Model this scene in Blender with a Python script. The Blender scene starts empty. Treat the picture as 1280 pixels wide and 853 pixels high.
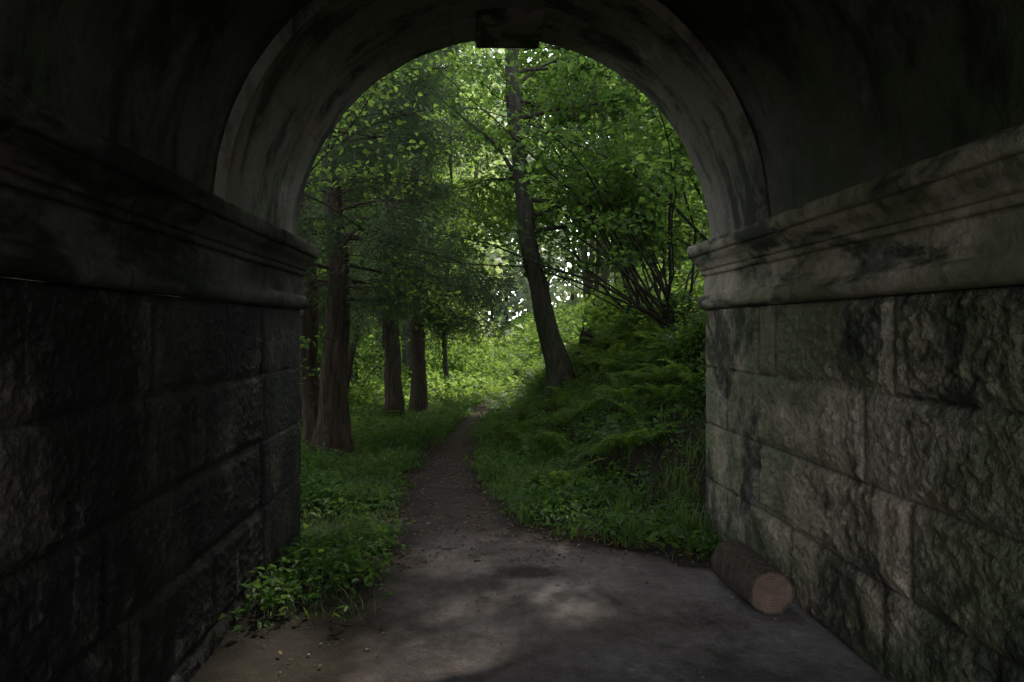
import bpy, math
import numpy as np
from mathutils import Vector

RNG = np.random.default_rng(7)
EYE = 1.5
SUN_EL = math.radians(56); SUN_AZ = math.radians(28)   # azimuth measured from +Y toward +X
S = np.array([math.sin(SUN_AZ)*math.cos(SUN_EL), math.cos(SUN_AZ)*math.cos(SUN_EL), math.sin(SUN_EL)])

# ------------------------------------------------------------------ helpers
def _h(ix, iy, iz, seed):
    n = (ix.astype(np.int64)*374761393 + iy.astype(np.int64)*668265263 + iz.astype(np.int64)*2147483647 + seed*974634777) & 0xFFFFFFFF
    n = ((n ^ (n >> 13))*1274126177) & 0xFFFFFFFF
    n = (n ^ (n >> 16)) & 0xFFFFFFFF
    return n.astype(np.float64)/4294967295.0
def vnoise(x, y, z, seed=0):
    x, y, z = np.broadcast_arrays(np.asarray(x, float), np.asarray(y, float), np.asarray(z, float))
    ix, iy, iz = np.floor(x), np.floor(y), np.floor(z)
    fx, fy, fz = x-ix, y-iy, z-iz
    fx, fy, fz = [f*f*(3-2*f) for f in (fx, fy, fz)]
    r = 0
    for a in (0, 1):
        for b in (0, 1):
            for c in (0, 1):
                w = (fx if a else 1-fx)*(fy if b else 1-fy)*(fz if c else 1-fz)
                r = r + w*_h(ix+a, iy+b, iz+c, seed)
    return r*2-1
def fbm(x, y, z, seed=0, octv=4, g=.5):
    r = 0; a = 1; t = 0
    for o in range(octv):
        r = r + a*vnoise(x*2**o, y*2**o, z*2**o, seed+o*17); t += a; a *= g
    return r/t
def sst(a, b, x):
    t = np.clip((x-a)/(b-a), 0, 1); return t*t*(3-2*t)

# ------------------------------------------------------------------ terrain functions
PY = [-6, 0, 4.6, 5.6, 6.8, 8.6, 10.8, 14, 18, 30]
PC = [.25, .25, .05, -.14, -.34, -.28, -.03, .45, .9, 2.5]
PW = [1.2, 1.2, .62, .47, .42, .36, .30, .26, .24, .24]
def path_c(y): return np.interp(y, PY, PC)
def path_w(y): return np.interp(y, PY, PW)
EY = [-6, 3.5, 4.15, 4.6, 5.1, 5.6]
def path_lr(y, x=None):
    if x is not None: y = y + .45*fbm(x*2.1, y*.8, 0, 131, 4)*sst(3.2, 4.2, y)*(1-sst(6, 7, y))
    l = np.interp(y, EY, [-.70, -.62, -.57, -.55, -.55, -.61]); r = np.interp(y, EY, [2.1, 2.1, 2.0, 1.25, .55, .33])
    c = path_c(y); w = path_w(y)
    return np.where(y < 5.6, l, c-w), np.where(y < 5.6, r, c+w)
def terrain(x, y):
    x = np.asarray(x, float); y = np.asarray(y, float)
    x0 = np.interp(y, [5.0, 5.7, 7, 9, 12, 16, 25], [1.85, 1.35, .62, .45, .72, 1.6, 3.6])
    r = np.maximum(0, x-x0)
    z = 2.0*(1-np.exp(-.47*r)) + .12*r
    z = z*sst(0, .5, r)**.5
    z = z + sst(.2, .9, r)*sst(5.3, 6.2, y)*(.20*fbm(x*1.1, y*1.1, 0, 41) + .05*fbm(x*4, y*4, 0, 43))
    z = z - .10*np.clip((.3-x)/1.6, 0, 1)
    l = np.maximum(0, -2.2-x)
    z = z - .22*l*np.exp(-l/12)
    out = sst(5.0, 6.0, y)
    off = np.abs(x-path_c(y))
    z = z + out*sst(.3, 1.2, off)*(.07*fbm(x*1.3, y*1.3, 0, 5) + .03 + .03*fbm(x*5, y*5, 0, 9))
    z = z + .012*fbm(x*2.2, y*2.2, 0, 11) + .004*fbm(x*11, y*11, 0, 12, 2)
    z = z - .03*np.maximum(0, y-14)*np.exp(-np.maximum(0, y-14)/40)
    z = z + 1.2*sst(40, 90, y) + 3*sst(20, 50, np.abs(x))
    return z
def th(x, y): return float(terrain(x, y))

# ------------------------------------------------------------------ mesh accumulator
class Acc:
    def __init__(s): s.v = []; s.f = []; s.m = []; s.n = 0
    def add(s, v, f, m=0):
        v = np.asarray(v, float).reshape(-1, 3); f = np.asarray(f, np.int64).reshape(-1, 4)
        s.v.append(v); s.f.append(f+s.n); s.m.append(np.full(len(f), m, np.int32)); s.n += len(v)
    def build(s, name, mats, smooth=True, parent=None, attrs=None):
        v = np.concatenate(s.v); f = np.concatenate(s.f); m = np.concatenate(s.m)
        me = bpy.data.meshes.new(name)
        me.vertices.add(len(v)); me.vertices.foreach_set('co', v.astype(np.float32).ravel())
        me.loops.add(len(f)*4); me.loops.foreach_set('vertex_index', f.astype(np.int32).ravel())
        me.polygons.add(len(f))
        me.polygons.foreach_set('loop_start', np.arange(0, len(f)*4, 4, dtype=np.int32))
        me.polygons.foreach_set('loop_total', np.full(len(f), 4, np.int32))
        for mt in mats: me.materials.append(mt)
        me.polygons.foreach_set('material_index', m)
        me.polygons.foreach_set('use_smooth', np.full(len(f), smooth, bool))
        if attrs:
            for k, a in attrs.items():
                at = me.attributes.new(k, 'FLOAT', 'POINT'); at.data.foreach_set('value', np.asarray(a, np.float32).ravel())
        me.update(calc_edges=True); me.validate()
        ob = bpy.data.objects.new(name, me); bpy.context.collection.objects.link(ob)
        if parent: ob.parent = parent
        return ob
def gridf(nu, nv, flip=False):
    i, j = np.meshgrid(np.arange(nu-1), np.arange(nv-1), indexing='ij')
    a = (i*nv+j).ravel(); b = ((i+1)*nv+j).ravel(); c = b+1; d = a+1
    return np.stack([a, d, c, b] if flip else [a, b, c, d], 1)
def tube(acc, P, R, n=6, m=0, rough=0., seed=0):
    P = np.asarray(P, float); k = len(P); R = np.broadcast_to(np.asarray(R, float), (k,))
    T = np.gradient(P, axis=0); T /= np.linalg.norm(T, axis=1)[:, None]+1e-9
    ref = np.array([1., 0, 0]) if abs(T[0][0]) < .8 else np.array([0, 1., 0])
    A = np.cross(T, ref); A /= np.linalg.norm(A, axis=1)[:, None]+1e-9
    B = np.cross(T, A)
    th_ = np.linspace(0, 2*np.pi, n, endpoint=False)
    rr = R[:, None]*np.ones(n)[None, :]
    if rough:
        z = np.cumsum(np.r_[0, np.linalg.norm(np.diff(P, axis=0), axis=1)])
        rr = rr*(1+rough*fbm(np.cos(th_)[None]*2.5+seed*3, np.sin(th_)[None]*2.5, z[:, None]*1.6, seed, 3)
                 + rough*.5*vnoise(np.cos(th_)[None]*6, np.sin(th_)[None]*6, z[:, None]*2.0, seed+3))
    V = P[:, None]+rr[..., None]*(np.cos(th_)[None, :, None]*A[:, None]+np.sin(th_)[None, :, None]*B[:, None])
    i, j = np.meshgrid(np.arange(k-1), np.arange(n), indexing='ij')
    a = (i*n+j).ravel(); b = (i*n+(j+1) % n).ravel(); c = ((i+1)*n+(j+1) % n).ravel(); d = ((i+1)*n+j).ravel()
    acc.add(V, np.stack([a, b, c, d], 1), m)
def leaves(acc, P, L, W, rng, m=1, up=1.2, shape=4, D=None, djit=.5, fold=.18):
    P = np.asarray(P, float); N = len(P)
    if N == 0: return
    n = rng.normal(size=(N, 3)); n[:, 2] += up*1.6; n /= np.linalg.norm(n, axis=1)[:, None]
    d = rng.normal(size=(N, 3))
    if D is not None: d = D+d*djit
    else: d[:, 2] -= .5
    d -= n*np.sum(n*d, 1)[:, None]; d /= np.linalg.norm(d, axis=1)[:, None]+1e-9
    s = np.cross(n, d)
    L = (np.asarray(L)*rng.uniform(.65, 1.3, N))[:, None]; W = (np.asarray(W)*rng.uniform(.75, 1.25, N))[:, None]
    if shape == 4:
        V = np.stack([P, P+d*L*.45+s*W*.5+n*W*fold, P+d*L-n*L*.12, P+d*L*.45-s*W*.5+n*W*fold], 1)
        F = np.arange(N*4).reshape(N, 4)
    else:
        V = np.stack([P, P+d*L*.28+s*W*.5+n*W*fold, P+d*L*.68+s*W*.36+n*W*fold*.6, P+d*L-n*L*.15,
                      P+d*L*.68-s*W*.36+n*W*fold*.6, P+d*L*.28-s*W*.5+n*W*fold], 1)
        b = (np.arange(N)*6)[:, None]
        F = np.concatenate([b+np.array([[0, 1, 2, 3]]), b+np.array([[0, 3, 4, 5]])], 0)
    acc.add(V, F, m)
def in_glade(x, y, k=1.0): return np.abs(x-.3-.066*y) < k*(.8+.046*y)
def keep_gap(P, rng):
    """holes cut in the canopy along the sun direction so light reaches the glade and one small fleck on the tunnel floor"""
    P = np.asarray(P); z = P[:, 2]
    q = P-S[None]*((z-.5)/S[2])[:, None]
    e = ((q[:, 0]-1.7-.07*(q[:, 1]-18))/3.5)**2+((q[:, 1]-21.5)/9.5)**2
    n = .3*vnoise(q[:, 0]*.9, q[:, 1]*.9, 0, 3)
    drop = ((e < 1+n) | (in_glade(q[:, 0], q[:, 1], 1.0+n) & (q[:, 1] > 26) & (q[:, 1] < 60))) & (z > 2.4) & (rng.random(len(P)) < .97)
    # the canopy closes again above the far end of the glade
    drop &= ~((P[:, 1] > 26) & (z > 7.0))
    q = P-S[None]*(z/S[2])[:, None]
    e2 = (q[:, 0]-.55)**2/.10**2+(q[:, 1]-3.62)**2/.14**2
    drop |= (e2 < 1) & (z > .5)
    return ~drop

# ------------------------------------------------------------------ materials
def newmat(name):
    m = bpy.data.materials.new(name); m.use_nodes = True
    nt = m.node_tree; nt.nodes.clear(); return m, nt
def nd(nt, t, **kw):
    n = nt.nodes.new(t)
    for k, v in kw.items(): setattr(n, k, v)
    return n
def ramp(nt, fac, stops):
    r = nt.nodes.new('ShaderNodeValToRGB'); e = r.color_ramp.elements
    while len(e) > 1: e.remove(e[-1])
    e[0].position = stops[0][0]; e[0].color = (*stops[0][1], 1)
    for p, c in stops[1:]:
        k = e.new(p); k.color = (*c, 1)
    nt.links.new(fac, r.inputs[0]); return r.outputs[0]
def noise(nt, vec, scale, detail=5, rough=.6, dist=0):
    n = nd(nt, 'ShaderNodeTexNoise'); n.inputs['Scale'].default_value = scale; n.inputs['Detail'].default_value = detail
    n.inputs['Roughness'].default_value = rough; n.inputs['Distortion'].default_value = dist
    nt.links.new(vec, n.inputs['Vector']); return n.outputs['Fac']
def mapping(nt, vec, scale, loc=(0, 0, 0)):
    m = nd(nt, 'ShaderNodeMapping'); m.inputs['Scale'].default_value = scale; m.inputs['Location'].default_value = loc
    nt.links.new(vec, m.inputs['Vector']); return m.outputs[0]
def mixc(nt, f, a, b, mode='MIX'):
    m = nd(nt, 'ShaderNodeMix', data_type='RGBA', blend_type=mode)
    for s, v in ((m.inputs[0], f), (m.inputs[6], a), (m.inputs[7], b)):
        if isinstance(v, (int, float)): s.default_value = v
        elif isinstance(v, tuple): s.default_value = (*v, 1)
        else: nt.links.new(v, s)
    return m.outputs[2]
def g(v): return (v, v, v)
def finish(nt, col, rough=.8, spec=.3, bumps=()):
    b = nd(nt, 'ShaderNodeBsdfPrincipled'); o = nd(nt, 'ShaderNodeOutputMaterial')
    nt.links.new(col, b.inputs['Base Color'])
    if isinstance(rough, (int, float)): b.inputs['Roughness'].default_value = rough
    else: nt.links.new(rough, b.inputs['Roughness'])
    b.inputs['Specular IOR Level'].default_value = spec
    prev = None
    for h, st, ds in bumps:
        bp = nd(nt, 'ShaderNodeBump'); bp.inputs['Strength'].default_value = st; bp.inputs['Distance'].default_value = ds
        nt.links.new(h, bp.inputs['Height'])
        if prev: nt.links.new(prev, bp.inputs['Normal'])
        prev = bp.outputs[0]
    if prev: nt.links.new(prev, b.inputs['Normal'])
    nt.links.new(b.outputs[0], o.inputs[0]); return b
def nd_map(nt, s, a, b):
    m = nd(nt, 'ShaderNodeMapRange'); m.inputs[1].default_value = a; m.inputs[2].default_value = b; nt.links.new(s, m.inputs[0]); return m.outputs[0]

def stone_mat(name, base=((.19, .16, .12), (.44, .378, .295), (.58, .505, .415)), stain=.5, streak=(1, 1, 1), green=.35, dark=1.0, pale=.35, verm=0., runs=.0, loc=(0, 0, 0), soft=.05, gthr=.44):
    m, nt = newmat(name)
    tc = nd(nt, 'ShaderNodeTexCoord').outputs['Object']
    n1 = noise(nt, tc, 2.2, 6, .65); n2 = noise(nt, tc, 22, 6, .7); n3 = noise(nt, mapping(nt, tc, streak, loc), 1.5, 9, .70, .3)
    n4 = noise(nt, mapping(nt, tc, (1, 1, 1), (5, 3, 2)), 1.1, 8, .68); n5 = noise(nt, tc, 90, 4, .7)
    c = ramp(nt, n2, [(.25, base[0]), (.5, base[1]), (.8, base[2])])
    at = nd(nt, 'ShaderNodeAttribute', attribute_name='blk').outputs['Fac']
    c = mixc(nt, .8, c, ramp(nt, at, [(0, g(.6)), (.5, (.95, .92, .87)), (1, (1.15, 1.07, 1.0))]), 'MULTIPLY')
    n6 = noise(nt, mapping(nt, tc, (1, 1, 1), (1, 8, 4)), 1.8, 5, .6)
    c = mixc(nt, ramp(nt, n6, [(.5, g(0)), (.66, g(.4))]), c, (.25, .165, .095))
    c = mixc(nt, ramp(nt, n4, [(gthr, g(0)), (gthr+.13, g(green))]), c, (.065, .098, .026))
    c = mixc(nt, ramp(nt, n3, [(stain-soft, g(0)), (stain+soft, g(.9))]), c, (.019, .022, .015))
    c = mixc(nt, ramp(nt, n1, [(.60, g(0)), (.72, g(pale))]), c, (.46, .44, .42))
    if runs:
        n7 = noise(nt, mapping(nt, tc, (3, 6.5, .7), (2, 1, 0)), 1.2, 6, .6, .2)
        c = mixc(nt, ramp(nt, n7, [(.64, g(0)), (.70, g(runs))]), c, (.60, .58, .55))
    jt = nd(nt, 'ShaderNodeAttribute', attribute_name='joint').outputs['Fac']
    c = mixc(nt, ramp(nt, jt, [(0, g(0)), (1, g(.8))]), c, (.02, .018, .015))
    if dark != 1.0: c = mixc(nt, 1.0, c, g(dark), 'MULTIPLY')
    bm = [(n2, .7, .014), (n5, .5, .005)]
    if verm:
        vo = nd(nt, 'ShaderNodeTexNoise'); vo.inputs['Scale'].default_value = 34; vo.inputs['Detail'].default_value = 4; vo.inputs['Distortion'].default_value = .3
        nt.links.new(tc, vo.inputs['Vector'])
        r = ramp(nt, vo.outputs['Fac'], [(.38, g(0)), (.55, g(1))])
        bm.insert(0, (r, verm, .012)); c = mixc(nt, .5*verm, c, ramp(nt, vo.outputs['Fac'], [(.38, g(.45)), (.5, g(1))]), 'MULTIPLY')
    finish(nt, c, ramp(nt, n1, [(.3, g(.55)), (.7, g(.9))]), .35, bm)
    return m
M_wall = stone_mat('weathered_sandstone', stain=.515, streak=(1.4, 1.4, 1.0), verm=.6, green=.72, loc=(0, .35, 0), gthr=.42)
M_wallL = stone_mat('dark_sandstone', stain=.47, streak=(1.5, 1.3, .6), dark=.16, green=.5, verm=.6, runs=.9)  # left wall stone, whole colour multiplied darker than the right
M_corn = stone_mat('cornice_stone', stain=.54, streak=(2.5, .8, 2.5), green=.7)
M_cornL = stone_mat('dark_cornice_stone', stain=.50, streak=(2.5, .8, 2.5), green=.5, dark=.18)  # left cornice, whole colour multiplied darker than the right
M_key = stone_mat('keystone_stone', stain=.5, streak=(2.5, 2.5, 2.5), green=.4, dark=.6)
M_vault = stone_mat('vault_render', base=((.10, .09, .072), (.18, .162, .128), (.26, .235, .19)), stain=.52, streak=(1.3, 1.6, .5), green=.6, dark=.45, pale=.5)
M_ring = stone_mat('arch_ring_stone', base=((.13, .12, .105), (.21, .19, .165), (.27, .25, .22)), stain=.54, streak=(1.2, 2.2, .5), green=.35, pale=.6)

def leaf_mat(name, cols, trans=.4, tcol=(.16, .30, .03), rough=.5):
    m, nt = newmat(name)
    geo = nd(nt, 'ShaderNodeNewGeometry'); tc = nd(nt, 'ShaderNodeTexCoord').outputs['Object']
    r = geo.outputs['Random Per Island']
    c = ramp(nt, r, [(i/(len(cols)-1), k) for i, k in enumerate(cols)])
    nz = noise(nt, tc, .9, 3, .6)
    c = mixc(nt, .8, c, ramp(nt, nz, [(.3, (.5, .6, .7)), (.7, (1.3, 1.22, 1.0))]), 'MULTIPLY')
    b = nd(nt, 'ShaderNodeBsdfPrincipled'); nt.links.new(c, b.inputs['Base Color'])
    b.inputs['Roughness'].default_value = rough; b.inputs['Specular IOR Level'].default_value = .35
    t = nd(nt, 'ShaderNodeBsdfTranslucent')
    tcn = mixc(nt, .8, tcol, ramp(nt, r, [(0, g(.6)), (1, (1.2, 1.1, 1.0))]), 'MULTIPLY'); nt.links.new(tcn, t.inputs[0])
    mx = nd(nt, 'ShaderNodeMixShader'); mx.inputs[0].default_value = trans
    nt.links.new(b.outputs[0], mx.inputs[1]); nt.links.new(t.outputs[0], mx.inputs[2])
    o = nd(nt, 'ShaderNodeOutputMaterial'); nt.links.new(mx.outputs[0], o.inputs[0]); return m
M_leaf = leaf_mat('broad_leaves', [(.035, .075, .018), (.055, .115, .026), (.085, .155, .035)], .5, (.22, .38, .06))
M_leafb = leaf_mat('fresh_leaves', [(.055, .11, .022), (.085, .155, .03), (.125, .20, .042)], .55, (.34, .52, .09))
M_far = leaf_mat('hazed_distant_leaves', [(.12, .17, .075), (.17, .23, .10), (.24, .30, .16)], .5, (.52, .66, .27))  # distance haze painted into the leaf colour as a paler grey-green
M_haze = leaf_mat('haze_pale_leaves', [(.24, .30, .21), (.32, .38, .27), (.40, .46, .34)], .5, (.66, .76, .50))  # aerial haze painted into the farthest leaves, paler still
M_need = leaf_mat('conifer_needles', [(.036, .068, .034), (.053, .096, .046), (.076, .122, .055)], .35, (.18, .27, .10), .6)
M_herb = leaf_mat('herb_leaves', [(.034, .083, .018), (.055, .124, .025), (.08, .158, .033)], .42, (.19, .35, .05), .45)
M_grass = leaf_mat('grass_blades', [(.045, .09, .02), (.068, .135, .028), (.12, .17, .047), (.18, .18, .075)], .42, (.20, .35, .05))
M_fern = leaf_mat('fern_fronds', [(.06, .12, .022), (.10, .18, .033)], .48, (.30, .46, .06))
M_litter = leaf_mat('dead_leaves', [(.05, .028, .015), (.13, .08, .04), (.22, .145, .065), (.07, .04, .025)], .1, (.2, .1, .03), .8)

def bark_mat(name, a, b_, moss=.4, sc=1.0):
    m, nt = newmat(name); tc = nd(nt, 'ShaderNodeTexCoord').outputs['Object']
    n1 = noise(nt, mapping(nt, tc, (14*sc, 14*sc, 2.6*sc)), 1.6, 6, .7, .4); n2 = noise(nt, tc, 1.8, 4, .6); n3 = noise(nt, tc, 40, 4, .7)
    c = ramp(nt, n1, [(.35, a), (.65, b_)])
    c = mixc(nt, ramp(nt, n2, [(.42, g(0)), (.62, g(moss))]), c, (.035, .055, .018))
    c = mixc(nt, .5, c, ramp(nt, n3, [(.3, g(.6)), (.7, g(1.2))]), 'MULTIPLY')
    finish(nt, c, .9, .2, [(n1, 1.0, .04), (n3, .4, .005)]); return m
M_bark = bark_mat('mossy_bark', (.02, .017, .013), (.10, .083, .064), .6)
M_barkc = bark_mat('conifer_bark', (.026, .018, .014), (.12, .078, .058), .35)

def ground_mat(name, cols, extra=None):
    m, nt = newmat(name); tc = nd(nt, 'ShaderNodeTexCoord').outputs['Object']
    n1 = noise(nt, tc, 1.4, 6, .65); n2 = noise(nt, tc, 16, 6, .7); n3 = noise(nt, tc, 70, 5, .75)
    c = ramp(nt, n1, [(.38, cols[0]), (.5, cols[1]), (.64, cols[2])])
    c = mixc(nt, .6, c, ramp(nt, n2, [(.3, g(.55)), (.7, g(1.3))]), 'MULTIPLY')
    c = mixc(nt, .5, c, ramp(nt, n3, [(.35, g(.5)), (.65, g(1.3))]), 'MULTIPLY')
    if extra: c = extra(nt, tc, c)
    finish(nt, c, .9, .2, [(n2, .8, .025), (n3, .8, .007)]); return m
M_ground = ground_mat('woodland_soil', [(.022, .018, .013), (.034, .027, .019), (.034, .040, .018)])
def damp(nt, tc, c):
    sp = nd(nt, 'ShaderNodeSeparateXYZ'); nt.links.new(tc, sp.inputs[0])
    n0 = noise(nt, tc, 12, 6, .75); nl = noise(nt, tc, 1.7, 5, .65)
    ad0 = nd(nt, 'ShaderNodeMath', operation='MULTIPLY_ADD'); nt.links.new(nl, ad0.inputs[0]); ad0.inputs[1].default_value = 1.6; nt.links.new(sp.outputs[1], ad0.inputs[2])
    r = ramp(nt, nd_map(nt, ad0.outputs[0], 4.8, 5.9), [(0, g(0)), (1, g(.97))])
    c = mixc(nt, r, c, ramp(nt, n0, [(.3, (.022, .016, .012)), (.5, (.048, .034, .026)), (.74, (.095, .07, .053))]))
    n = noise(nt, tc, 1.15, 7, .66, .5)
    c = mixc(nt, ramp(nt, n, [(.52, g(0)), (.62, g(.6))]), c, (.045, .035, .030))
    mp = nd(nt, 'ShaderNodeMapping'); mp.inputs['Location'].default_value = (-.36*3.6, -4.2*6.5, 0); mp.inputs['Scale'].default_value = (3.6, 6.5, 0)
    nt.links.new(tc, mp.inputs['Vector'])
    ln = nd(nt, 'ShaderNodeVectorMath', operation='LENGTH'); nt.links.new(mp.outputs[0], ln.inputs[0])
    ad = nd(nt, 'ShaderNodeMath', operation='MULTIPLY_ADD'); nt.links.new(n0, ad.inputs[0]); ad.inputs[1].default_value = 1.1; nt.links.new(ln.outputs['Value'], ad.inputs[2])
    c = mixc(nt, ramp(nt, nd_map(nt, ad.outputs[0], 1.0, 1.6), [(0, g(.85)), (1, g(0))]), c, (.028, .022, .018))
    # soil and soot creep in from the left wall
    lx = nd(nt, 'ShaderNodeMath', operation='MULTIPLY_ADD'); nt.links.new(nl, lx.inputs[0]); lx.inputs[1].default_value = .9; nt.links.new(sp.outputs[0], lx.inputs[2])
    c = mixc(nt, ramp(nt, nd_map(nt, lx.outputs[0], -.25, .35), [(0, g(.85)), (1, g(0))]), c, (.035, .027, .021))
    e = nd(nt, 'ShaderNodeAttribute', attribute_name='edge').outputs['Fac']
    return mixc(nt, ramp(nt, e, [(.0, g(1)), (.8, g(0))]), c, mixc(nt, n0, (.014, .011, .008), (.045, .034, .025)))
M_path = ground_mat('trodden_earth', [(.15, .124, .115), (.225, .19, .178), (.30, .26, .245)], damp)
M_rock, _nt = newmat('pebble_stone')
_tc = nd(_nt, 'ShaderNodeTexCoord').outputs['Object']
finish(_nt, ramp(_nt, noise(_nt, _tc, 9, 4), [(.3, (.08, .07, .06)), (.7, (.26, .23, .2))]), .85, .3, [(noise(_nt, _tc, 60), .5, .004)])

# ------------------------------------------------------------------ ground
def axis(segs):
    out = []
    for a, b, n in segs: out.append(np.linspace(a, b, n, endpoint=False))
    return np.concatenate(out+[[segs[-1][1]]])
gx = axis([(-120, -20, 14), (-20, -5, 30), (-5, 5, 170), (5, 20, 40), (20, 120, 14)])
gy = axis([(-60, -6, 14), (-6, 2, 50), (2, 14, 210), (14, 30, 60), (30, 200, 24)])
X, Y = np.meshgrid(gx, gy, indexing='ij'); Z = terrain(X, Y)
a = Acc(); a.add(np.stack([X, Y, Z], -1), gridf(len(gx), len(gy))); a.build('ground', [M_ground])

py_ = np.linspace(-6, 20, 1000)
us = np.linspace(0, 1, 150)
YY, U = np.meshgrid(py_, us, indexing='ij')
pl0, pr0 = path_lr(YY)
wl = pl0-.6; wr = np.minimum(pr0+.8, np.where(YY < 5.4, 1.9, 99))
wl = np.where(YY < 5.4, np.maximum(wl, -1.5), wl)
XX = wl+U*(wr-wl)
pl, pr = path_lr(YY, XX)
edge = np.minimum(XX-pl, pr-XX)/.30+.55*fbm(XX*2.2, YY*2.2, 0, 31)+.40*fbm(XX*9, YY*9, 0, 33, 3)
ZZ = terrain(XX, YY)+np.clip(edge*.03, -.03, .009)
a = Acc(); a.add(np.stack([XX, YY, ZZ], -1), gridf(*YY.shape, flip=True)); a.build('dirt_path', [M_path], attrs={'edge': np.clip(edge, 0, 1)})

# ------------------------------------------------------------------ stone bridge tunnel
tunnel = bpy.data.objects.new('stone_bridge_tunnel', None); bpy.context.collection.objects.link(tunnel)
YE = 5.07; YN = -1.6; XR = 1.765; XL = -1.30; ZC = 2.12; CX = .2325; RR = 1.535; YP = 4.2  # YN: unseen near end, placed close behind the camera to let sky light in
rows = np.array([-.42, 0., .406, .81, 1.226, 1.645])
def wall(side, seed, mat, name):
    rng = np.random.default_rng(seed)
    ys = axis([(YN, 1.5, 90), (1.5, YE, 350)]); zs = np.linspace(-.42, 1.645, 206)
    Yg, Zg = np.meshgrid(ys, zs, indexing='ij')
    row = np.clip(np.searchsorted(rows, Zg, side='right')-1, 0, 4)
    zb = np.minimum(np.abs(Zg-rows[row]), np.abs(Zg-rows[row+1]))
    jd = np.full(Yg.shape, 9.); blk = np.zeros(Yg.shape)
    starts = {4: [3.96], 3: [4.28, 3.07], 2: [4.0, 2.75], 1: [3.76, 2.93, 2.3], 0: [4.2, 3.2]}
    for r in range(5):
        js = [YE, YP+(.02 if r % 2 else -.02)]+[v-(0 if side > 0 else .35) for v in starts[r] if v < YP-.2]
        while js[-1] > YN: js.append(js[-1]-rng.uniform(.8, 1.3))
        if side > 0 and r % 2 == 1: js.insert(1, YE-.4)
        js = np.sort(np.array(js)); idx = np.clip(np.searchsorted(js, Yg, side='right'), 1, len(js)-1)
        dd = np.minimum(np.abs(Yg-js[idx-1]), np.abs(Yg-js[idx]))
        rv = rng.random(len(js)+1)
        sel = row == r; jd[sel] = dd[sel]; blk[sel] = rv[idx][sel]
    jd = np.where(Yg > YE-.02, 9, jd)
    wob = .006*vnoise(Yg*9, Zg*9, 0, seed+1)
    e = np.minimum(jd, zb)+wob
    pil = sst(YP-.02, YP+.02, Yg)
    joint = 1-sst(.001, .010, e)
    face = sst(.015, .05, e)
    rock = (.5+.5*fbm(Yg*4, Zg*5, blk*9, seed+5, 4, .55))
    pits = np.abs(fbm(Yg*14, Zg*20, blk*5, seed+8, 4, .65))
    d = -.013*joint + (1-pil*.8)*face*(.022*rock+.032*pits) + .004*fbm(Yg*30, Zg*30, 0, seed+3, 2) + .022*pil
    d += (blk-.5)*.010
    xw = (XR if side > 0 else XL)
    Xg = xw-side*d
    a = Acc(); a.add(np.stack([Xg, Yg, Zg], -1), gridf(*Yg.shape, flip=side > 0))
    a.build(name, [mat], attrs={'blk': blk, 'joint': joint*.85}, parent=tunnel)
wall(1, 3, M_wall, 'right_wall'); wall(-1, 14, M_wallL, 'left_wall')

prof = np.array([(-.02, 1.646), (.03, 1.648), (.048, 1.66), (.058, 1.68), (.06, 1.705), (.052, 1.73), (.034, 1.748), (.016, 1.752), (.012, 1.77),
 (.012, 1.82), (.012, 1.86), (.013, 1.895), (.030, 1.898), (.036, 1.915), (.034, 1.932), (.05, 1.936), (.058, 1.955), (.072, 1.975), (.096, 1.995), (.108, 2.012), (.112, 2.028),
 (.128, 2.031), (.136, 2.05), (.138, 2.08), (.134, 2.108), (.122, 2.118), (.05, 2.122), (-.16, 2.125)])
def cornice(side, seed, name, mat):
    P = []
    for k in range(len(prof)-1):
        for t in (0, .5): P.append(prof[k]*(1-t)+prof[k+1]*t)
    P.append(prof[-1]); P = np.array(P)
    ys = axis([(YN, 1.5, 60), (1.5, YE+.03, 300)])
    Yg, I = np.meshgrid(ys, np.arange(len(P)), indexing='ij')
    p = P[I, 0].copy(); z = P[I, 1].copy()
    p = p+.02*sst(YP-.01, YP+.01, Yg)
    rng = np.random.default_rng(seed); js = np.array([3.6, 2.55, 1.3, .2, -1])+rng.uniform(-.1, .1, 5)
    jd = np.min(np.abs(Yg[..., None]-js), -1); joint = 1-sst(.001, .007, jd)
    p -= joint*.006
    w = fbm(Yg*7, z*14, side*3., seed, 4, .6)
    chip = np.maximum(0, fbm(Yg*4.1, z*8, 1., seed+4, 4)-.33)*.09*sst(.04, .12, p)
    p += .005*w-chip; z += .003*fbm(Yg*5, z*9, 4., seed+2, 3)
    xw = XR if side > 0 else XL
    a = Acc(); V = np.stack([xw-side*p, Yg, z], -1); a.add(V, gridf(*Yg.shape, flip=side > 0))
    last = V[-1]; n = len(last); back = last.copy(); back[:, 0] = xw+side*.16
    a.add(np.concatenate([last, back]), np.array([[k, k+1, n+k+1, n+k] for k in range(n-1)]))
    nv = V.reshape(-1, 3).shape[0]; na = nv+2*n
    blk = np.full(na, .5); jj = np.zeros(na); jj[:nv] = joint.ravel()*.6
    a.build(name, [mat], attrs={'blk': blk, 'joint': jj}, parent=tunnel)
cornice(1, 5, 'right_cornice', M_corn); cornice(-1, 9, 'left_cornice', M_cornL)

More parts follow.
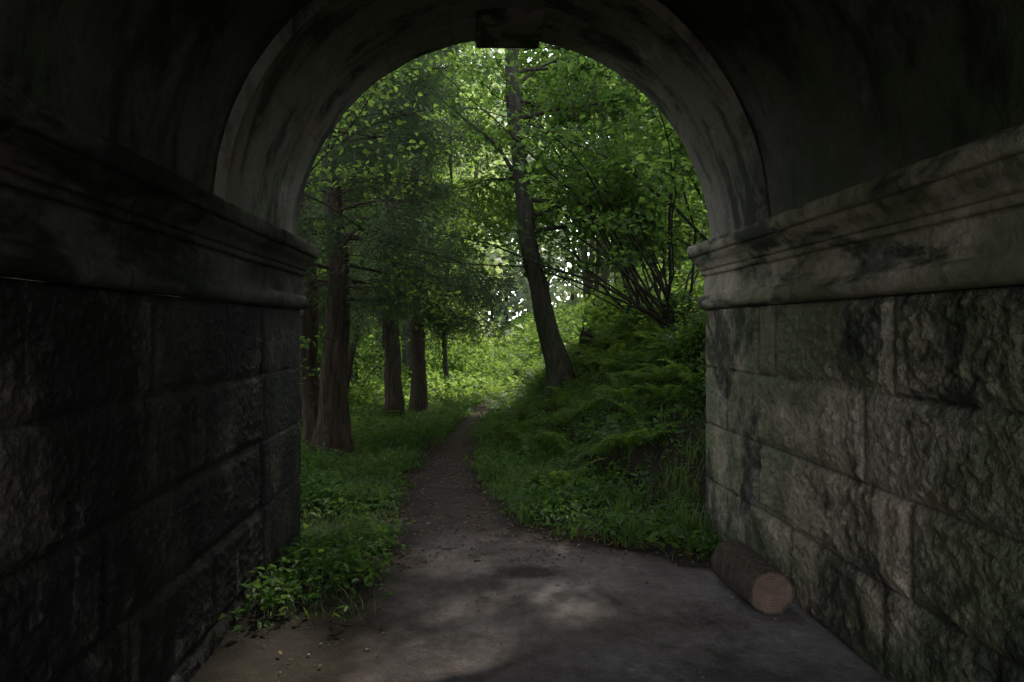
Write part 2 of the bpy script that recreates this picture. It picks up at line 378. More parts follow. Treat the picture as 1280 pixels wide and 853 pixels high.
def ystep(T): return 3.93+.30*np.cos(T)     # the barrel meets the ring on the skew
def vault(name, R0, mat, seed, ny, vous=False):
    ths = np.linspace(0, np.pi, 260); v = np.linspace(0, 1, ny)
    T, Vv = np.meshgrid(ths, v, indexing='ij')
    if vous: Yg = ystep(T)*(1-Vv)+YE*Vv
    else: Yg = YN*(1-Vv)+ystep(T)*Vv
    R = np.full(T.shape, R0)
    joint = np.zeros(T.shape); blk = np.full(T.shape, .5)
    if vous:
        nv = 19; u = T/np.pi*nv; fr = np.abs(u-np.round(u))*np.pi/nv*R0
        joint = 1-sst(.001, .006, fr); blk = .3+.4*_h(np.floor(u), np.floor(u)*0, np.floor(u)*0, seed)
        R = R+.005*joint+.008*(blk-.5)
        R = R+.022*(1-sst(4.74, 4.755, Yg))
    else:
        R = R+.02*fbm(T*2, Yg*1.1, 0, seed, 4)
    xx = CX+np.cos(T)*R; zz = ZC+np.sin(T)*R
    R = R+.006*fbm(xx*9, Yg*9, zz*9, seed+2, 4)
    a = Acc(); a.add(np.stack([CX+np.cos(T)*R, Yg, ZC+np.sin(T)*R], -1), gridf(*T.shape))
    a.build(name, [mat], attrs={'blk': blk, 'joint': joint*.35}, parent=tunnel)
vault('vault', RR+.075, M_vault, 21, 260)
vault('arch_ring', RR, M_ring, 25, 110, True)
ths = np.linspace(0, np.pi, 140); rs = np.linspace(RR+.012, RR+.16, 6)
T, R = np.meshgrid(ths, rs, indexing='ij'); a = Acc()
a.add(np.stack([CX+np.cos(T)*R, ystep(T)+.001, ZC+np.sin(T)*R], -1), gridf(*T.shape))
a.build('ring_step', [M_ring], attrs={'blk': np.full(T.size, .5), 'joint': np.zeros(T.size)}, parent=tunnel)
def facade(y, name):
    a = Acc(); ths = np.linspace(0, np.pi, 80)
    inner = np.stack([CX+np.cos(ths)*(RR+.004), np.full(80, y), ZC+np.sin(ths)*(RR+.004)], 1)
    xo = CX+np.cos(ths)*3.2; outer = np.stack([xo, np.full(80, y), np.full(80, 4.6)], 1); outer[0, 2] = ZC; outer[-1, 2] = ZC
    a.add(np.concatenate([inner, outer]), [[k, k+1, 81+k, 80+k] for k in range(79)])
    for x0, x1 in ((XR+.004, 9), (-9, XL-.004)):
        a.add([(x0, y, -1), (x1, y, -1), (x1, y, ZC), (x0, y, ZC)], [[0, 1, 2, 3]])
    for x0, x1 in ((CX+3.2, 9), (-9, CX-3.2)):
        a.add([(x0, y, ZC), (x1, y, ZC), (x1, y, 4.6), (x0, y, 4.6)], [[0, 1, 2, 3]])
    nn = a.n
    a.build(name, [M_wall], False, attrs={'blk': np.full(nn, .5), 'joint': np.zeros(nn)}, parent=tunnel)
facade(YE, 'wood_side_face'); facade(YN, 'near_side_face')
a = Acc(); a.add([(-9, YN-.1, 4.6), (9, YN-.1, 4.6), (9, YE+.1, 4.6), (-9, YE+.1, 4.6)], [[0, 1, 2, 3]])
a.build('bridge_deck', [M_wall], False, attrs={'blk': [.5]*4, 'joint': [0]*4}, parent=tunnel)
kz = ZC+RR
def box8(acc, b, m=0):
    acc.add(b, [[0, 1, 2, 3], [7, 6, 5, 4], [0, 4, 5, 1], [1, 5, 6, 2], [2, 6, 7, 3], [3, 7, 4, 0]], m)
a = Acc()
y0, y1 = 4.62, YE+.06; zb = kz-.045
box8(a, [(CX+.03-.225, y0, zb), (CX+.03+.225, y0, zb), (CX+.03+.235, y1, zb-.005), (CX+.03-.235, y1, zb-.005),
         (CX+.03-.27, y0, kz+.2), (CX+.03+.27, y0, kz+.2), (CX+.03+.28, y1, kz+.2), (CX+.03-.28, y1, kz+.2)])
k = a.build('keystone', [M_key], False, attrs={'blk': [.3]*8, 'joint': [0]*8}, parent=tunnel)
bv = k.modifiers.new('bevel', 'BEVEL'); bv.width = .018; bv.segments = 2

# ------------------------------------------------------------------ cut log
def cut_log():
    mb = bark_mat('log_bark', (.065, .047, .036), (.20, .148, .115), .15, 1.6)
    mf, nt = newmat('log_cut_face'); tc = nd(nt, 'ShaderNodeTexCoord').outputs['Object']
    sp = nd(nt, 'ShaderNodeSeparateXYZ'); nt.links.new(tc, sp.inputs[0])
    cb = nd(nt, 'ShaderNodeCombineXYZ'); nt.links.new(sp.outputs[0], cb.inputs[0]); nt.links.new(sp.outputs[2], cb.inputs[2])
    w = nd(nt, 'ShaderNodeTexWave', wave_type='RINGS', rings_direction='SPHERICAL'); w.inputs['Scale'].default_value = 22; w.inputs['Distortion'].default_value = 1.6
    w.inputs['Detail'].default_value = 3; nt.links.new(cb.outputs[0], w.inputs[0])
    c = ramp(nt, w.outputs['Fac'], [(.2, (.165, .103, .074)), (.8, (.235, .152, .112))])
    c = mixc(nt, .8, c, ramp(nt, noise(nt, tc, 18, 6, .7), [(.3, g(.5)), (.7, g(1.2))]), 'MULTIPLY')
    finish(nt, c, .8, .2, [(w.outputs['Fac'], .15, .002)])
    a = Acc(); Lg = .50; r0 = .12
    n = 64; ys = np.linspace(0, Lg, 40); t = np.linspace(0, 2*np.pi, n, endpoint=False)
    Tg, Yg = np.meshgrid(t, ys, indexing='xy')
    R = r0*(1+.05*fbm(np.cos(Tg)*1.5, np.sin(Tg)*1.5, Yg*2, 3, 3)+.045*fbm(np.cos(Tg)*9, np.sin(Tg)*9, Yg*4, 4, 3))*(1+.06*Yg/Lg)
    R[0] *= .965; R[-1] *= .96
    V = np.stack([np.cos(Tg)*R, Yg, np.sin(Tg)*R], -1)
    i, j = np.meshgrid(np.arange(39), np.arange(n), indexing='ij')
    q = np.stack([(i*n+j).ravel(), (i*n+(j+1) % n).ravel(), ((i+1)*n+(j+1) % n).ravel(), ((i+1)*n+j).ravel()], 1)
    a.add(V, q, 0)
    for k, yo in ((0, .004), (-1, -.004)):
        ring = V[k]; inner = ring*[.91, 1, .91]; inner2 = ring*[.5, 1, .5]; cen = ring*[.01, 1, .01]
        inner[:, 1] += yo; inner2[:, 1] += yo*1.2; cen[:, 1] += yo*1.3
        for A, B, m in ((ring, inner, 0), (inner, inner2, 1), (inner2, cen, 1)):
            jj = np.arange(n); f = np.stack([jj, (jj+1) % n, n+(jj+1) % n, n+jj], 1)
            a.add(np.concatenate([A, B]), f, m)
    o = a.build('cut_log', [mb, mf]); o.location = (1.575, 3.58, th(1.58, 3.8)+.118); o.rotation_euler = (0, 0, math.radians(3))
cut_log()

# ------------------------------------------------------------------ trees
def curve_pts(p0, d0, L, n, rng, jit=.12, bend=0.):
    pts = [np.array(p0, float)]; d = np.array(d0, float); d /= np.linalg.norm(d); st = L/(n-1)
    for _ in range(n-1):
        d = d+rng.normal(size=3)*jit; d[2] += bend; d /= np.linalg.norm(d); pts.append(pts[-1]+d*st)
    return np.array(pts)
def interp_poly(P, t):
    u = t*(len(P)-1); i = min(int(u), len(P)-2); f = u-i; return P[i]*(1-f)+P[i+1]*f, P[i+1]-P[i]
def tree(name, trunk, r0, r1, limbs, t0, Lmax, Lmin, leaf, nper, seed, kind='broad', mats=None, azf=None, flare=.5, dead=0, subsper=3.2, snags=0):
    rng = np.random.default_rng(seed); a = Acc()
    trunk = np.array(trunk, float)
    k = 40; tt = np.linspace(0, 1, k); P = np.array([interp_poly(trunk, t)[0] for t in tt])
    for _ in range(3): P[1:-1] = (P[:-2]+P[1:-1]*2+P[2:])/4
    P[1:, :2] += .03*np.cumsum(rng.normal(size=(k-1, 2)), 0)*.3
    hz = P[:, 2]-P[0, 2]
    R = r0+(r1-r0)*tt**.8; R = R*(1+flare*np.exp(-hz/.28))
    P0 = P.copy(); P0[0, 2] -= .15
    tube(a, P0, R, 22, 0, .2, seed)
    for q in range(6):
        az = q*1.05+rng.uniform(-.3, .3); c, s = math.cos(az), math.sin(az); L = r0*rng.uniform(2.0, 3.2)
        b = P[0]; pp = []
        for f in np.linspace(0, 1, 7):
            x, y = b[0]+c*L*f, b[1]+s*L*f
            pp.append((x, y, max(th(x, y)-.02-.06*f, b[2]-.4)+r0*1.3*(1-f)**2.2))
        tube(a, pp, np.linspace(r0*.5, r0*.1, 7), 8, 0, .1, seed+q)
    LP = []; LD = []
    for i in range(snags):
        p, td = interp_poly(P, rng.uniform(.08, t0+.08)); az = rng.uniform(0, 6.28); L = rng.uniform(.25, 1.1)
        Q = curve_pts(p, (math.cos(az), math.sin(az), rng.uniform(-.3, .3)), L, 7, rng, .12, -.04)
        tube(a, Q, np.linspace(.010, .003, 7), 5, 0)
        if L > .6:
            q, qd = interp_poly(Q, .5); tube(a, curve_pts(q, (math.sin(az), -math.cos(az), -.3), .35, 5, rng, .2, -.05), np.linspace(.005, .002, 5), 4, 0)
    for i in range(limbs):
        t = t0+(1-t0)*((i+rng.random())/limbs); p, td = interp_poly(P, t)
        az = azf(rng, t) if azf else rng.uniform(0, 2*np.pi)
        f = (t-t0)/(1-t0); L = (Lmax*(1-f)+Lmin*f)*rng.uniform(.7, 1.15)
        if kind == 'broad': el = rng.uniform(.1, .6)+.5*f; bend = -.02; jit = .13
        else: el = rng.uniform(-.1, .3); bend = -.03; jit = .07
        d = np.array([math.cos(az)*math.cos(el), math.sin(az)*math.cos(el), math.sin(el)])
        rl = max(.012, (r0+(r1-r0)*t)*.30)
        if kind != 'broad': rl *= .6
        isdead = rng.random() < dead and f < .45
        Q = curve_pts(p, d, L, 11, rng, jit, bend if not isdead else -.05)
        tube(a, Q, np.linspace(rl if not isdead else .012, .004, 11), 7, 0, .08, seed+i)
        ns = int(L*subsper*(1.5 if kind != 'broad' else 1))+2
        for j in range(ns):
            u = rng.uniform(.2, 1) if kind == 'broad' else rng.uniform(.12, 1)
            q, qd = interp_poly(Q, u); qd = qd/np.linalg.norm(qd); side = rng.choice([-1, 1]); ang = side*rng.uniform(.5, 1.1)
            c, s = math.cos(ang), math.sin(ang)
            dd = np.array([qd[0]*c-qd[1]*s, qd[0]*s+qd[1]*c, qd[2]*.5+rng.uniform(-.15, .25)-(.2 if kind != 'broad' else 0)])
            sl = L*.42*(1.15-u)+.35
            B = curve_pts(q, dd, sl, 6, rng, .16, -.03 if kind == 'broad' else -.05)
            tube(a, B, np.linspace(.007, .0025, 6), 3, 0)
            if isdead: continue
            n = int(nper*sl*rng.uniform(.6, 1.3))
            uu = rng.uniform(.05, 1.05, n); idx = np.clip(uu*5, 0, 4.999); ii = idx.astype(int); fr = (idx-ii)[:, None]
            pos = B[ii]*(1-fr)+B[ii+1]*fr
            if kind == 'broad': pos = pos+rng.normal(size=(n, 3))*[.14, .14, .07]*max(1, leaf/.11)
            else: pos = pos+rng.normal(size=(n, 3))*[.06, .06, .05]; pos[:, 2] -= np.abs(rng.normal(size=n))*.08
            LP.append(pos); LD.append((B[ii+1]-B[ii])/(sl/5))
    LP = np.concatenate(LP); LD = np.concatenate(LD); kp = keep_gap(LP, rng)
    kp &= ~((LP[:, 1] < 5.25) & (LP[:, 2] < 5))
    LP, LD = LP[kp], LD[kp]
    if kind == 'broad': leaves(a, LP, leaf, leaf*.72, rng, 1, .9, 6 if leaf < .1 else 4)
    else: leaves(a, LP, leaf*1.3, leaf*.2, rng, 1, .3, 4, D=LD*.8+np.array([0, 0, -.35]), djit=.6)
    a.build(name, mats or [M_bark, M_leaf], True)
    return len(LP)
tot = 0
def line(x, y, pts):
    z = th(x, y); return [(x+dx, y+dy, z+h) for dx, dy, h in pts]
def az_main(rng, t):
    if t < .6: return rng.choice([rng.uniform(-.35, 1.9), rng.uniform(2.4, 3.3)], p=[.75, .25])
    return rng.uniform(0, 6.28)
def az_yew(rng, t): return rng.uniform(-1.2, 1.0) if rng.random() < .55 else rng.uniform(0, 6.28)
tot += tree('sycamore_tree', [(1.18, 9, th(1.18, 9)), (1.13, 9, 1.0), (.96, 9.0, 1.65), (.75, 9.05, 2.7), (.62, 9.15, 3.9), (.53, 9.3, 5.2), (.5, 9.4, 7), (.7, 9.6, 9.5), (.8, 9.6, 12.5)],
     .165, .05, 32, .38, 3.0, 1.4, .085, 95, 1, azf=az_main)
tot += tree('yew_tree', line(-1.72, 8.5, [(0, 0, 0), (-.02, 0, 1), (.03, .05, 2.2), (-.1, .1, 3.6), (-.1, .1, 5.5), (0, 0, 8)]), .20, .06, 46, .36, 2.2, 1.2, .055, 310, 2, 'con', [M_barkc, M_need], dead=.2, snags=12, azf=az_yew)
tot += tree('yew_tree', line(-2.02, 8.9, [(0, 0, 0), (-.1, 0, 1), (-.12, .05, 2.2), (-.3, .1, 3.6), (-.5, .1, 5.5), (-.6, 0, 8)]), .15, .05, 24, .36, 1.8, .8, .055, 240, 3, 'con', [M_barkc, M_need], dead=.3, snags=6)
tot += tree('spruce_tree', line(-1.38, 12, [(0, 0, 0), (.02, 0, 1.5), (0, .05, 3), (-.05, 0, 6), (0, 0, 9)]), .16, .05, 36, .32, 2.0, 1.0, .07, 220, 4, 'con', [M_barkc, M_need], dead=.25, snags=12)
tot += tree('spruce_tree', line(-.98, 12.6, [(0, 0, 0), (0, 0, 1.5), (.03, .05, 3), (0, 0, 6), (0, 0, 9)]), .14, .045, 36, .33, 1.7, 1.0, .07, 210, 5, 'con', [M_barkc, M_need], dead=.25, snags=12)
tot += tree('spruce_tree', line(-2.9, 11.0, [(0, 0, 0), (0, 0, 1.5), (.03, .05, 3), (0, 0, 6), (0, 0, 9)]), .15, .045, 30, .28, 2.2, .8, .07, 220, 6, 'con', [M_barkc, M_need], dead=.3, snags=8)
tot += tree('sycamore_sapling', line(-2.5, 7.0, [(0, 0, 0), (.05, 0, 1.2), (.15, 0, 2.6), (.3, .1, 4.2), (.4, .1, 6)]), .06, .02, 8, .46, 2.6, 1.8, .065, 46, 18, azf=lambda r, t: r.uniform(-.35, .55), mats=[M_bark, M_leafb])
def simple(x, y, H, r, seed, leaf=.12, limbs=28, L=3.2, n=56, t0=.2, name='sycamore_tree', m=None):
    rng = np.random.default_rng(seed+500)
    j = rng.normal(size=(4, 2))*.22
    return tree(name, line(x, y, [(0, 0, 0), (j[0, 0], j[0, 1], H*.25), (j[1, 0], j[1, 1], H*.5), (j[2, 0], j[2, 1], H*.75), (j[3, 0], j[3, 1], H)]), r, .05 if r > .1 else .02, limbs, t0, L, 1.5, leaf, n, seed, 'broad', m or [M_bark, M_leaf])
for i, (x, y, H, r, L, t0) in enumerate([(4.2, 9.6, 11, .15, 3.4, .12), (3.3, 13.5, 12, .16, 3.4, .14), (6.5, 12.5, 13, .18, 3.6, .15), (5.2, 17, 13, .17, 3.6, .12),
      (-4.4, 9.2, 11, .15, 3.2, .15), (-3.6, 14.5, 12, .16, 3.2, .14), (-6.5, 13, 12, .17, 3.4, .12), (-1.5, 17.5, 13, .17, 3.2, .28), (7.5, 7.5, 11, .16, 3.2, .15), (-2.6, 20, 14, .17, 3.2, .18), (6.2, 21.5, 14, .17, 3.4, .12)]):
    tot += simple(x, y, H, r, 40+i, L=L, t0=t0, m=[M_bark, M_leafb] if i in (1, 3, 5, 7, 9, 10) else None, n=44 if i in (2, 8) else 56)
for i, (x, y, H, r) in enumerate([(-.55, 15.5, 8, .06), (2.5, 14.2, 8, .065), (-1.9, 15.8, 9, .07), (-2.5, 13.0, 8, .06)]):
    tot += simple(x, y, H, r, 80+i, L=1.6, t0=.45, limbs=10, n=40)

def hazel(x, y, n, seed, H=3.4, name='hazel_shrub'):
    rng = np.random.default_rng(seed); a = Acc(); z = th(x, y); LP = []
    for i in range(n):
        az = rng.uniform(0, 2*np.pi); el = rng.uniform(.7, 1.3)
        if rng.random() < .5: az = rng.uniform(2.4, 3.9)
        d = (math.cos(az)*math.cos(el), math.sin(az)*math.cos(el), math.sin(el))
        Q = curve_pts((x+rng.normal()*.12, y+rng.normal()*.12, z-.05), d, H*rng.uniform(.6, 1.15), 14, rng, .09, -.025)
        tube(a, Q, np.linspace(rng.uniform(.010, .026), .004, 14), 7, 0, .1, seed+i)
        for j in range(8):
            u = rng.uniform(.35, 1); q, qd = interp_poly(Q, u); az2 = rng.uniform(0, 2*np.pi)
            B = curve_pts(q, (math.cos(az2), math.sin(az2), .3), rng.uniform(.4, .9), 5, rng, .15, -.05)
            tube(a, B, np.linspace(.006, .002, 5), 3, 0)
            k = 32; uu = rng.uniform(.1, 1, k)*3.999; ii = uu.astype(int); fr = (uu-ii)[:, None]
            LP.append(B[ii]*(1-fr)+B[ii+1]*fr+rng.normal(size=(k, 3))*[.10, .10, .05])
    LP = np.concatenate(LP); LP = LP[keep_gap(LP, rng) & ~((LP[:, 1] < 5.3) & (LP[:, 2] < 5))]
    leaves(a, LP, .08, .058, rng, 1, 1.0, 6); a.build(name, [M_bark, M_leaf]); return len(LP)
tot += hazel(2.55, 8.6, 22, 71, 4.2); tot += hazel(3.3, 7.4, 14, 72, 4.6); tot += hazel(2.9, 11.2, 14, 73, 4.0)
tot += hazel(-3.2, 7.4, 12, 74, 3.0); tot += hazel(-2.6, 14.5, 12, 75, 3.0)

def forest(name, seed, n, yr, xr, leaf, nleaf, mat, zmax, gk=1.0, sp=(.75, .3)):
    rng = np.random.default_rng(seed); a = Acc(); C = []
    for i in range(n):
        y = rng.uniform(*yr); x = rng.uniform(*xr)
        if gk and in_glade(x, y, gk): continue
        z = float(terrain(x, y)); H = rng.uniform(.7, 1)*zmax
        tube(a, curve_pts((x, y, z-.2), (rng.normal()*.04, rng.normal()*.04, 1), H, 9, rng, .03), np.linspace(rng.uniform(.12, .25), .04, 9), 9, 0, .1, i)
        for k in range(30):
            h = rng.uniform(.02, 1.05)*H; rad = (1.4+2.2*math.sin(min(1, h/H)*2.6+.3)); az = rng.uniform(0, 2*np.pi); rr = rad*rng.uniform(.2, 1)
            C.append((x+math.cos(az)*rr, y+math.sin(az)*rr, z+h))
    C = np.array(C); idx = rng.integers(0, len(C), nleaf)
    P = C[idx]+rng.normal(size=(nleaf, 3))*[sp[0], sp[0], sp[1]]
    if gk: P = P[keep_gap(P, rng)]
    leaves(a, P, leaf, leaf*.7, rng, 1, .7, 4); a.build(name, [M_bark, mat])
forest('woodland_trees', 91, 74, (19, 34), (-20, 22), .21, 125000, M_leafb, 15, 1.1)
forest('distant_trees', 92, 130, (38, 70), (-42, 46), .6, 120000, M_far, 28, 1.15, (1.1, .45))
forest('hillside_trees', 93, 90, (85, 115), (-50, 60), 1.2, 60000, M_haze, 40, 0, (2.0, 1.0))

def bushes():
    rng = np.random.default_rng(55); a = Acc()
    for i in range(60):
        y = rng.uniform(12, 27); x = rng.choice([-1, 1])*rng.uniform(1.6, 9)+.07*y
        h = rng.uniform(.5, 1.6)
        if i < 20: y = rng.uniform(24, 50); x = rng.uniform(-1, 7); h *= .6
        if -2.6 < x < 2 and y < 15: continue
        z = th(x, y)
        n = 1100; P = rng.normal(size=(n, 3)); P /= np.linalg.norm(P, axis=1)[:, None]; P *= rng.uniform(.3, 1, n)[:, None]**.4
        P = P*[h*.9, h*.9, h*.7]+[x, y, z+h*.45]; P += rng.normal(size=(n, 3))*.14
        leaves(a, P, .12, .08, rng, 0, .9, 4)
    a.build('understorey_bushes', [M_leafb])
    a = Acc()
    for i in range(26):
        y = rng.uniform(5.7, 12); x = np.interp(y, [5.7, 7, 9, 12], [1.9, 1.1, .9, 1.2])+rng.uniform(0, 2.2)
        if abs(x-1.2) < .35 and abs(y-9) < .5: continue
        z = th(x, y); h = rng.uniform(.10, .30)
        for s in range(10):
            az = rng.uniform(0, 6.28); tube(a, curve_pts((x, y, z), (math.cos(az), math.sin(az), 1.2), h*1.7, 6, rng, .15, -.12), np.linspace(.004, .0015, 6), 3, 0)
        n = int(2400*h); P = rng.normal(size=(n, 3)); P /= np.linalg.norm(P, axis=1)[:, None]; P *= rng.uniform(.2, 1, n)[:, None]**.5
        P = P*[h*1.3, h*1.3, h*.8]+[x, y, z+h*.5]
        leaves(a, P, .055, .036, rng, 1, .9, 6)
    a.build('bramble_patch', [M_bark, M_leaf])
bushes()

# ------------------------------------------------------------------ ground cover
def scatter(rng, n, xr, yr, clear=.0, dens=None):
    x = rng.uniform(*xr, n); y = rng.uniform(*yr, n)
    l, r = path_lr(y, x)
    d = np.maximum(l-x, x-r)+.18*fbm(x*2.4, y*2.4, 0, 31)+.16*fbm(x*8, y*8, 0, 37, 2)
    k = d > clear-np.abs(rng.normal(size=n))*.06+.03
    k &= ~((x > XR-.03) & (y < YE+.05)) & ~((x < XL+.04) & (y < YE+.05))
    if dens is not None: k &= rng.random(n) < dens(x, y)
    return x[k], y[k]
def dens_herb(x, y):
    c = sst(-.22, .22, fbm(x*1.7, y*1.7, 0, 77))*.75+.25
    inl = (x < -.45)*sst(3.25, 4.4, y)
    inr = (x > .4)*sst(4.25, 5.0, y+.35*fbm(x*3, y*3, 0, 79))
    return np.where(y < 5.2, np.maximum(inl, inr)*c, c)
rng = np.random.default_rng(101)
x, y = scatter(rng, 42000, (-6, 6), (3.1, 14), .02, dens_herb)
k = rng.random(len(x)) < np.clip(1.3-np.abs(x)*.14, .25, 1); x, y = x[k], y[k]
z = terrain(x, y); a = Acc(); npl = len(x)
hs_ = np.clip(.75+1.5*fbm(x*1.2, y*1.2, 0, 78), .2, 2.4)*rng.uniform(.5, 1.4, npl)
big = rng.uniform(.6, 1.4, npl)
for j in range(7):
    az = rng.uniform(0, 2*np.pi, npl); h = rng.uniform(.02, .19, npl)*hs_; rr = rng.uniform(.01, .08, npl)
    P = np.stack([x+np.cos(az)*rr, y+np.sin(az)*rr, z+h+.01], 1)
    D = np.stack([np.cos(az), np.sin(az), np.full(npl, -.15)], 1)
    leaves(a, P, .050*big, .027*big, rng, 0, 1.0, 6, D=D, djit=.3)
a.build('undergrowth_herbs', [M_herb])
x = rng.uniform(-6, 9, 32000); y = rng.uniform(13.5, 36, 32000); k = np.abs(x-path_c(y)) > path_w(y); x, y = x[k], y[k]
a = Acc()
for j in range(3):
    P = np.stack([x+rng.normal(size=len(x))*.08, y+rng.normal(size=len(x))*.08, terrain(x, y)+rng.uniform(.02, .38, len(x))*(1+fbm(x*.8, y*.8, 0, 66))], 1)
    leaves(a, P, .12, .07, rng, 0, .9, 4)
n = 24000; x = rng.uniform(-8, 16, n); y = rng.uniform(34, 90, n)
P = np.stack([x, y, terrain(x, y)+rng.uniform(.02, .6, n)], 1); leaves(a, P, .45, .25, rng, 0, .9, 4)
a.build('glade_undergrowth', [M_leafb])

def grass(name, x, y, h, w, rng, mat):
    n = len(x); z = terrain(x, y)-.01; az = rng.uniform(0, 2*np.pi, n); lean = rng.uniform(.1, .9, n)*h
    h = h*rng.uniform(.5, 1.3, n); dx, dy = np.cos(az), np.sin(az); sx, sy = -dy, dx
    rows_ = []
    for t, wf in ((0, 1), (.4, .9), (.75, .6), (1, .08)):
        cx = x+dx*lean*t*t; cy = y+dy*lean*t*t; cz = z+h*(t-.28*t*t)
        for sg in (-1, 1): rows_.append(np.stack([cx+sg*sx*w*wf*.5, cy+sg*sy*w*wf*.5, cz], 1))
    V = np.stack(rows_, 1); b = (np.arange(n)*8)[:, None]
    F = np.concatenate([b+np.array([[0, 1, 3, 2]]), b+np.array([[2, 3, 5, 4]]), b+np.array([[4, 5, 7, 6]])])
    a = Acc(); a.add(V, F); a.build(name, [mat])
def dens_grass(x, y):
    d = np.abs(x-path_c(y))-path_w(y)
    c = sst(-.2, .3, fbm(x*1.9, y*1.9, 0, 87))*.85+.15
    near = np.exp(-np.maximum(0, d)/1.3)
    return np.where(y < 5.1, np.where((x < -.4) & (y > 3.7), .35*c, np.where((x > .6) & (y > 4.3), .6*c+.1, 0)), c*(.35+.65*near))
x, y = scatter(rng, 120000, (-4.5, 4.5), (3.5, 17), -.04, dens_grass)
grass('grass', x, y, .17, .006, rng, M_grass)
cxs, cys = scatter(rng, 1300, (-3, 3.5), (4.1, 12), -.03, dens_grass)
x = np.repeat(cxs, 26)+rng.normal(size=len(cxs)*26)*.035; y = np.repeat(cys, 26)+rng.normal(size=len(cxs)*26)*.035
grass('grass_tufts', x, y, .29, .008, rng, M_grass)

def fern_mesh(seed):
    rng = np.random.default_rng(seed); a = Acc()
    for i in range(9):
        az = i*2*np.pi/9+rng.uniform(-.3, .3); L = rng.uniform(.36, .62); el = rng.uniform(.75, 1.2)
        Q = curve_pts((0, 0, 0), (math.cos(az)*math.cos(el), math.sin(az)*math.cos(el), math.sin(el)), L, 24, rng, .015, -.065)
        tube(a, Q, np.linspace(.005, .001, 24), 3, 0)
        T = np.gradient(Q, axis=0); T /= np.linalg.norm(T, axis=1)[:, None]
        sd = np.array([-math.sin(az), math.cos(az), 0])
        for sg in (-1, 1):
            t = np.linspace(0, 1, 24)[3:]; wl = .13*np.sin(np.pi*np.clip(t*.85+.12, 0, 1))**.8
            P = Q[3:]; D = sg*sd[None]+T[3:]*.45+rng.normal(size=(21, 3))*.08
            D /= np.linalg.norm(D, axis=1)[:, None]
            W = T[3:]*.009
            tip = P+D*wl[:, None]; tip[:, 2] -= wl*.2
            V = np.stack([P-W*.6, P+D*wl[:, None]*.5+W, tip, P+D*wl[:, None]*.5-W], 1)
            a.add(V, np.arange(len(V)*4).reshape(-1, 4), 1)
    return a.build('fern', [M_fern, M_fern])
fm = [fern_mesh(s) for s in (1, 2, 3, 4)]
spots = []
for _ in range(34): spots.append((RNG.uniform(.45, 2.2), RNG.uniform(10.8, 15.5), RNG.uniform(.8, 1.3)))
for _ in range(16): spots.append((RNG.uniform(1.7, 3.0), RNG.uniform(5.6, 9.0), RNG.uniform(.7, 1.1)))
for _ in range(54): spots.append((RNG.uniform(.6, 2.1), RNG.uniform(6, 11), RNG.uniform(.5, 1.1)))
for _ in range(12): spots.append((RNG.uniform(-2.8, -.8), RNG.uniform(9.3, 15), RNG.uniform(.6, 1.0)))
spots += [(-.95, 4.5, .38), (-.75, 5.3, .45), (-1.0, 5.9, .5), (-1.1, 5.1, .4)]
for i, (x, y, s) in enumerate(spots):
    if i < 4: o = fm[i]
    else:
        o = bpy.data.objects.new('fern', fm[i % 4].data); bpy.context.collection.objects.link(o)
    o.location = (x, y, th(x, y)-.01); o.scale = (s,)*3; o.rotation_euler = (RNG.uniform(-.2, .2), RNG.uniform(-.2, .2), RNG.uniform(0, 6.28))

a = Acc(); sx, sy = 1.72, 10.2; sz = th(sx, sy)
tube(a, [(sx, sy, sz-.1), (sx, sy, sz+.08), (sx+.01, sy, sz+.22), (sx+.03, sy, sz+.34), (sx+.035, sy, sz+.42)], [.19, .14, .11, .085, .02], 18, 0, .5, 3)
tube(a, [(sx-.06, sy, sz+.1), (sx-.07, sy-.02, sz+.32), (sx-.06, sy-.02, sz+.48)], [.06, .045, .006], 10, 0, .4, 5)
a.build('tree_stump', [M_bark])

rng = np.random.default_rng(202)
n = 24000; x = rng.uniform(-2, 2.5, n); y = rng.uniform(1.6, 13, n)
l, r = path_lr(y, x); dm = np.minimum(x-l, r-x)
k = (rng.random(n) < np.where(y < 4.4, .008+.12*(1-sst(-.05, .25, dm)), .34+.45*(1-sst(-.1, .2, dm)))) & ~((np.abs(x-CX) > 1.47) & (y < YE))
k &= ~((y < 3.6) & (rng.random(n) < .6))
x, y = x[k], y[k]; P = np.stack([x, y, terrain(x, y)+.012+rng.uniform(0, .01, len(x))], 1)
a = Acc(); leaves(a, P, .030, .018, rng, 0, 3.0, 6, fold=.3); a.build('leaf_litter', [M_litter])
a = Acc()
for i in range(110):
    y0 = rng.uniform(3.4, 9); x0 = rng.uniform(-1.2, 1.6)
    if y0 < 4.6: x0 = rng.uniform(-1.25, -.6)
    az = rng.uniform(0, 6.28); L = rng.uniform(.06, .2); pts = []
    for f in np.linspace(0, 1, 5):
        xx, yy = x0+math.cos(az)*L*f+rng.normal()*.004, y0+math.sin(az)*L*f+rng.normal()*.004; pts.append((xx, yy, th(xx, yy)+.014))
    tube(a, pts, np.linspace(.003, .0015, 5), 5, 0)
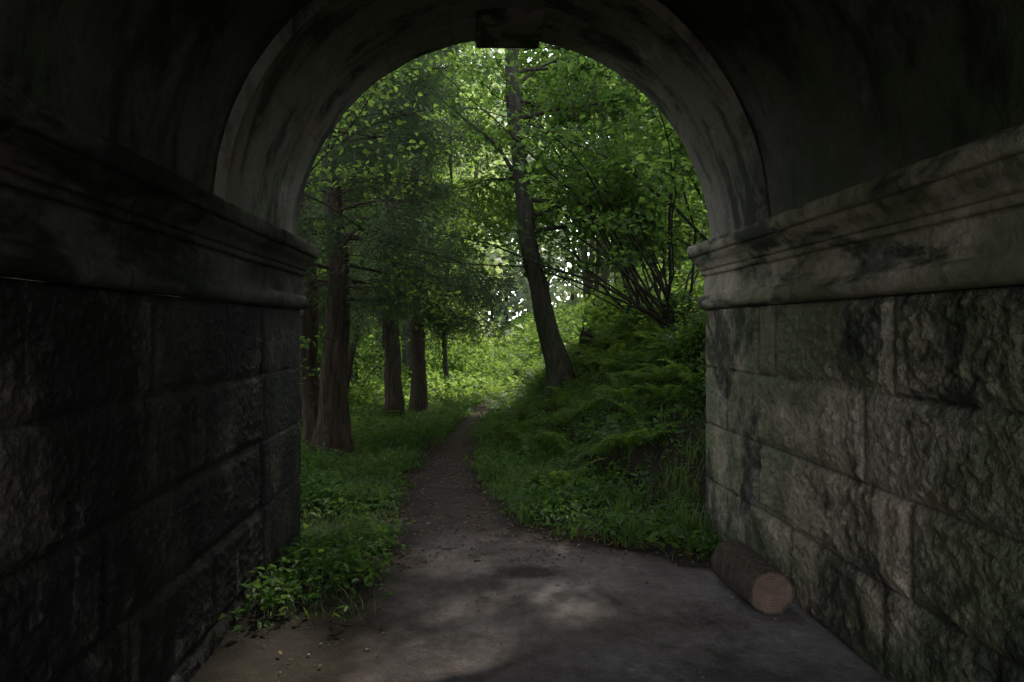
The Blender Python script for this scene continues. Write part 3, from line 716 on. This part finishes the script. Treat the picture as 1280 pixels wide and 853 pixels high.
a.build('fallen_twigs', [M_bark])
a = Acc()
for i in range(700):
    y0 = rng.uniform(1.6, 9); x0 = path_c(y0)+rng.normal()*(.8 if y0 < 4.8 else .3)
    if abs(x0-CX) > 1.45 and y0 < YE: continue
    r = rng.uniform(.003, .010)*(1 if rng.random() < .95 else 2)
    t = np.linspace(0, np.pi, 5)
    zz = -np.cos(t)*r*.6; rr = np.maximum(np.sin(t)*r, r*.02)
    tube(a, np.stack([np.full(5, x0), np.full(5, y0), th(x0, y0)+.01+zz], 1), rr, 7, 0, .3, i)
a.build('pebbles', [M_rock])

# ------------------------------------------------------------------ light, sky, camera
w = bpy.data.worlds.new('World'); bpy.context.scene.world = w; w.use_nodes = True
nt = w.node_tree; sky = nt.nodes.new('ShaderNodeTexSky'); sky.sky_type = 'NISHITA'; sky.sun_disc = False
sky.sun_elevation = SUN_EL; sky.sun_rotation = SUN_AZ
hs = nt.nodes.new('ShaderNodeHueSaturation'); hs.inputs['Saturation'].default_value = .4
nt.links.new(sky.outputs[0], hs.inputs['Color'])
bg = nt.nodes['Background']; bg.inputs[1].default_value = .75; nt.links.new(hs.outputs[0], bg.inputs[0])
sl = bpy.data.lights.new('sun', 'SUN'); sl.energy = 5.0; sl.angle = math.radians(1.2); sl.color = (1, .95, .84)
so = bpy.data.objects.new('sun', sl); bpy.context.collection.objects.link(so)
so.rotation_euler = Vector((-S[0], -S[1], -S[2])).to_track_quat('-Z', 'Y').to_euler()
so.location = (5, 10, 20)
cam = bpy.data.cameras.new('camera'); cam.sensor_width = 36; cam.lens = 36*853/1280
cam.shift_x = 50/1280; cam.shift_y = -14.5/1280; cam.clip_start = .05; cam.clip_end = 600
co = bpy.data.objects.new('camera', cam); bpy.context.collection.objects.link(co)
co.location = (0, 0, EYE); co.rotation_euler = (math.radians(90), 0, 0); bpy.context.scene.camera = co
bpy.context.scene.view_settings.view_transform = 'Standard'
bpy.context.scene.view_settings.look = 'None'
bpy.context.scene.view_settings.exposure = 0
print('LEAVES', tot)
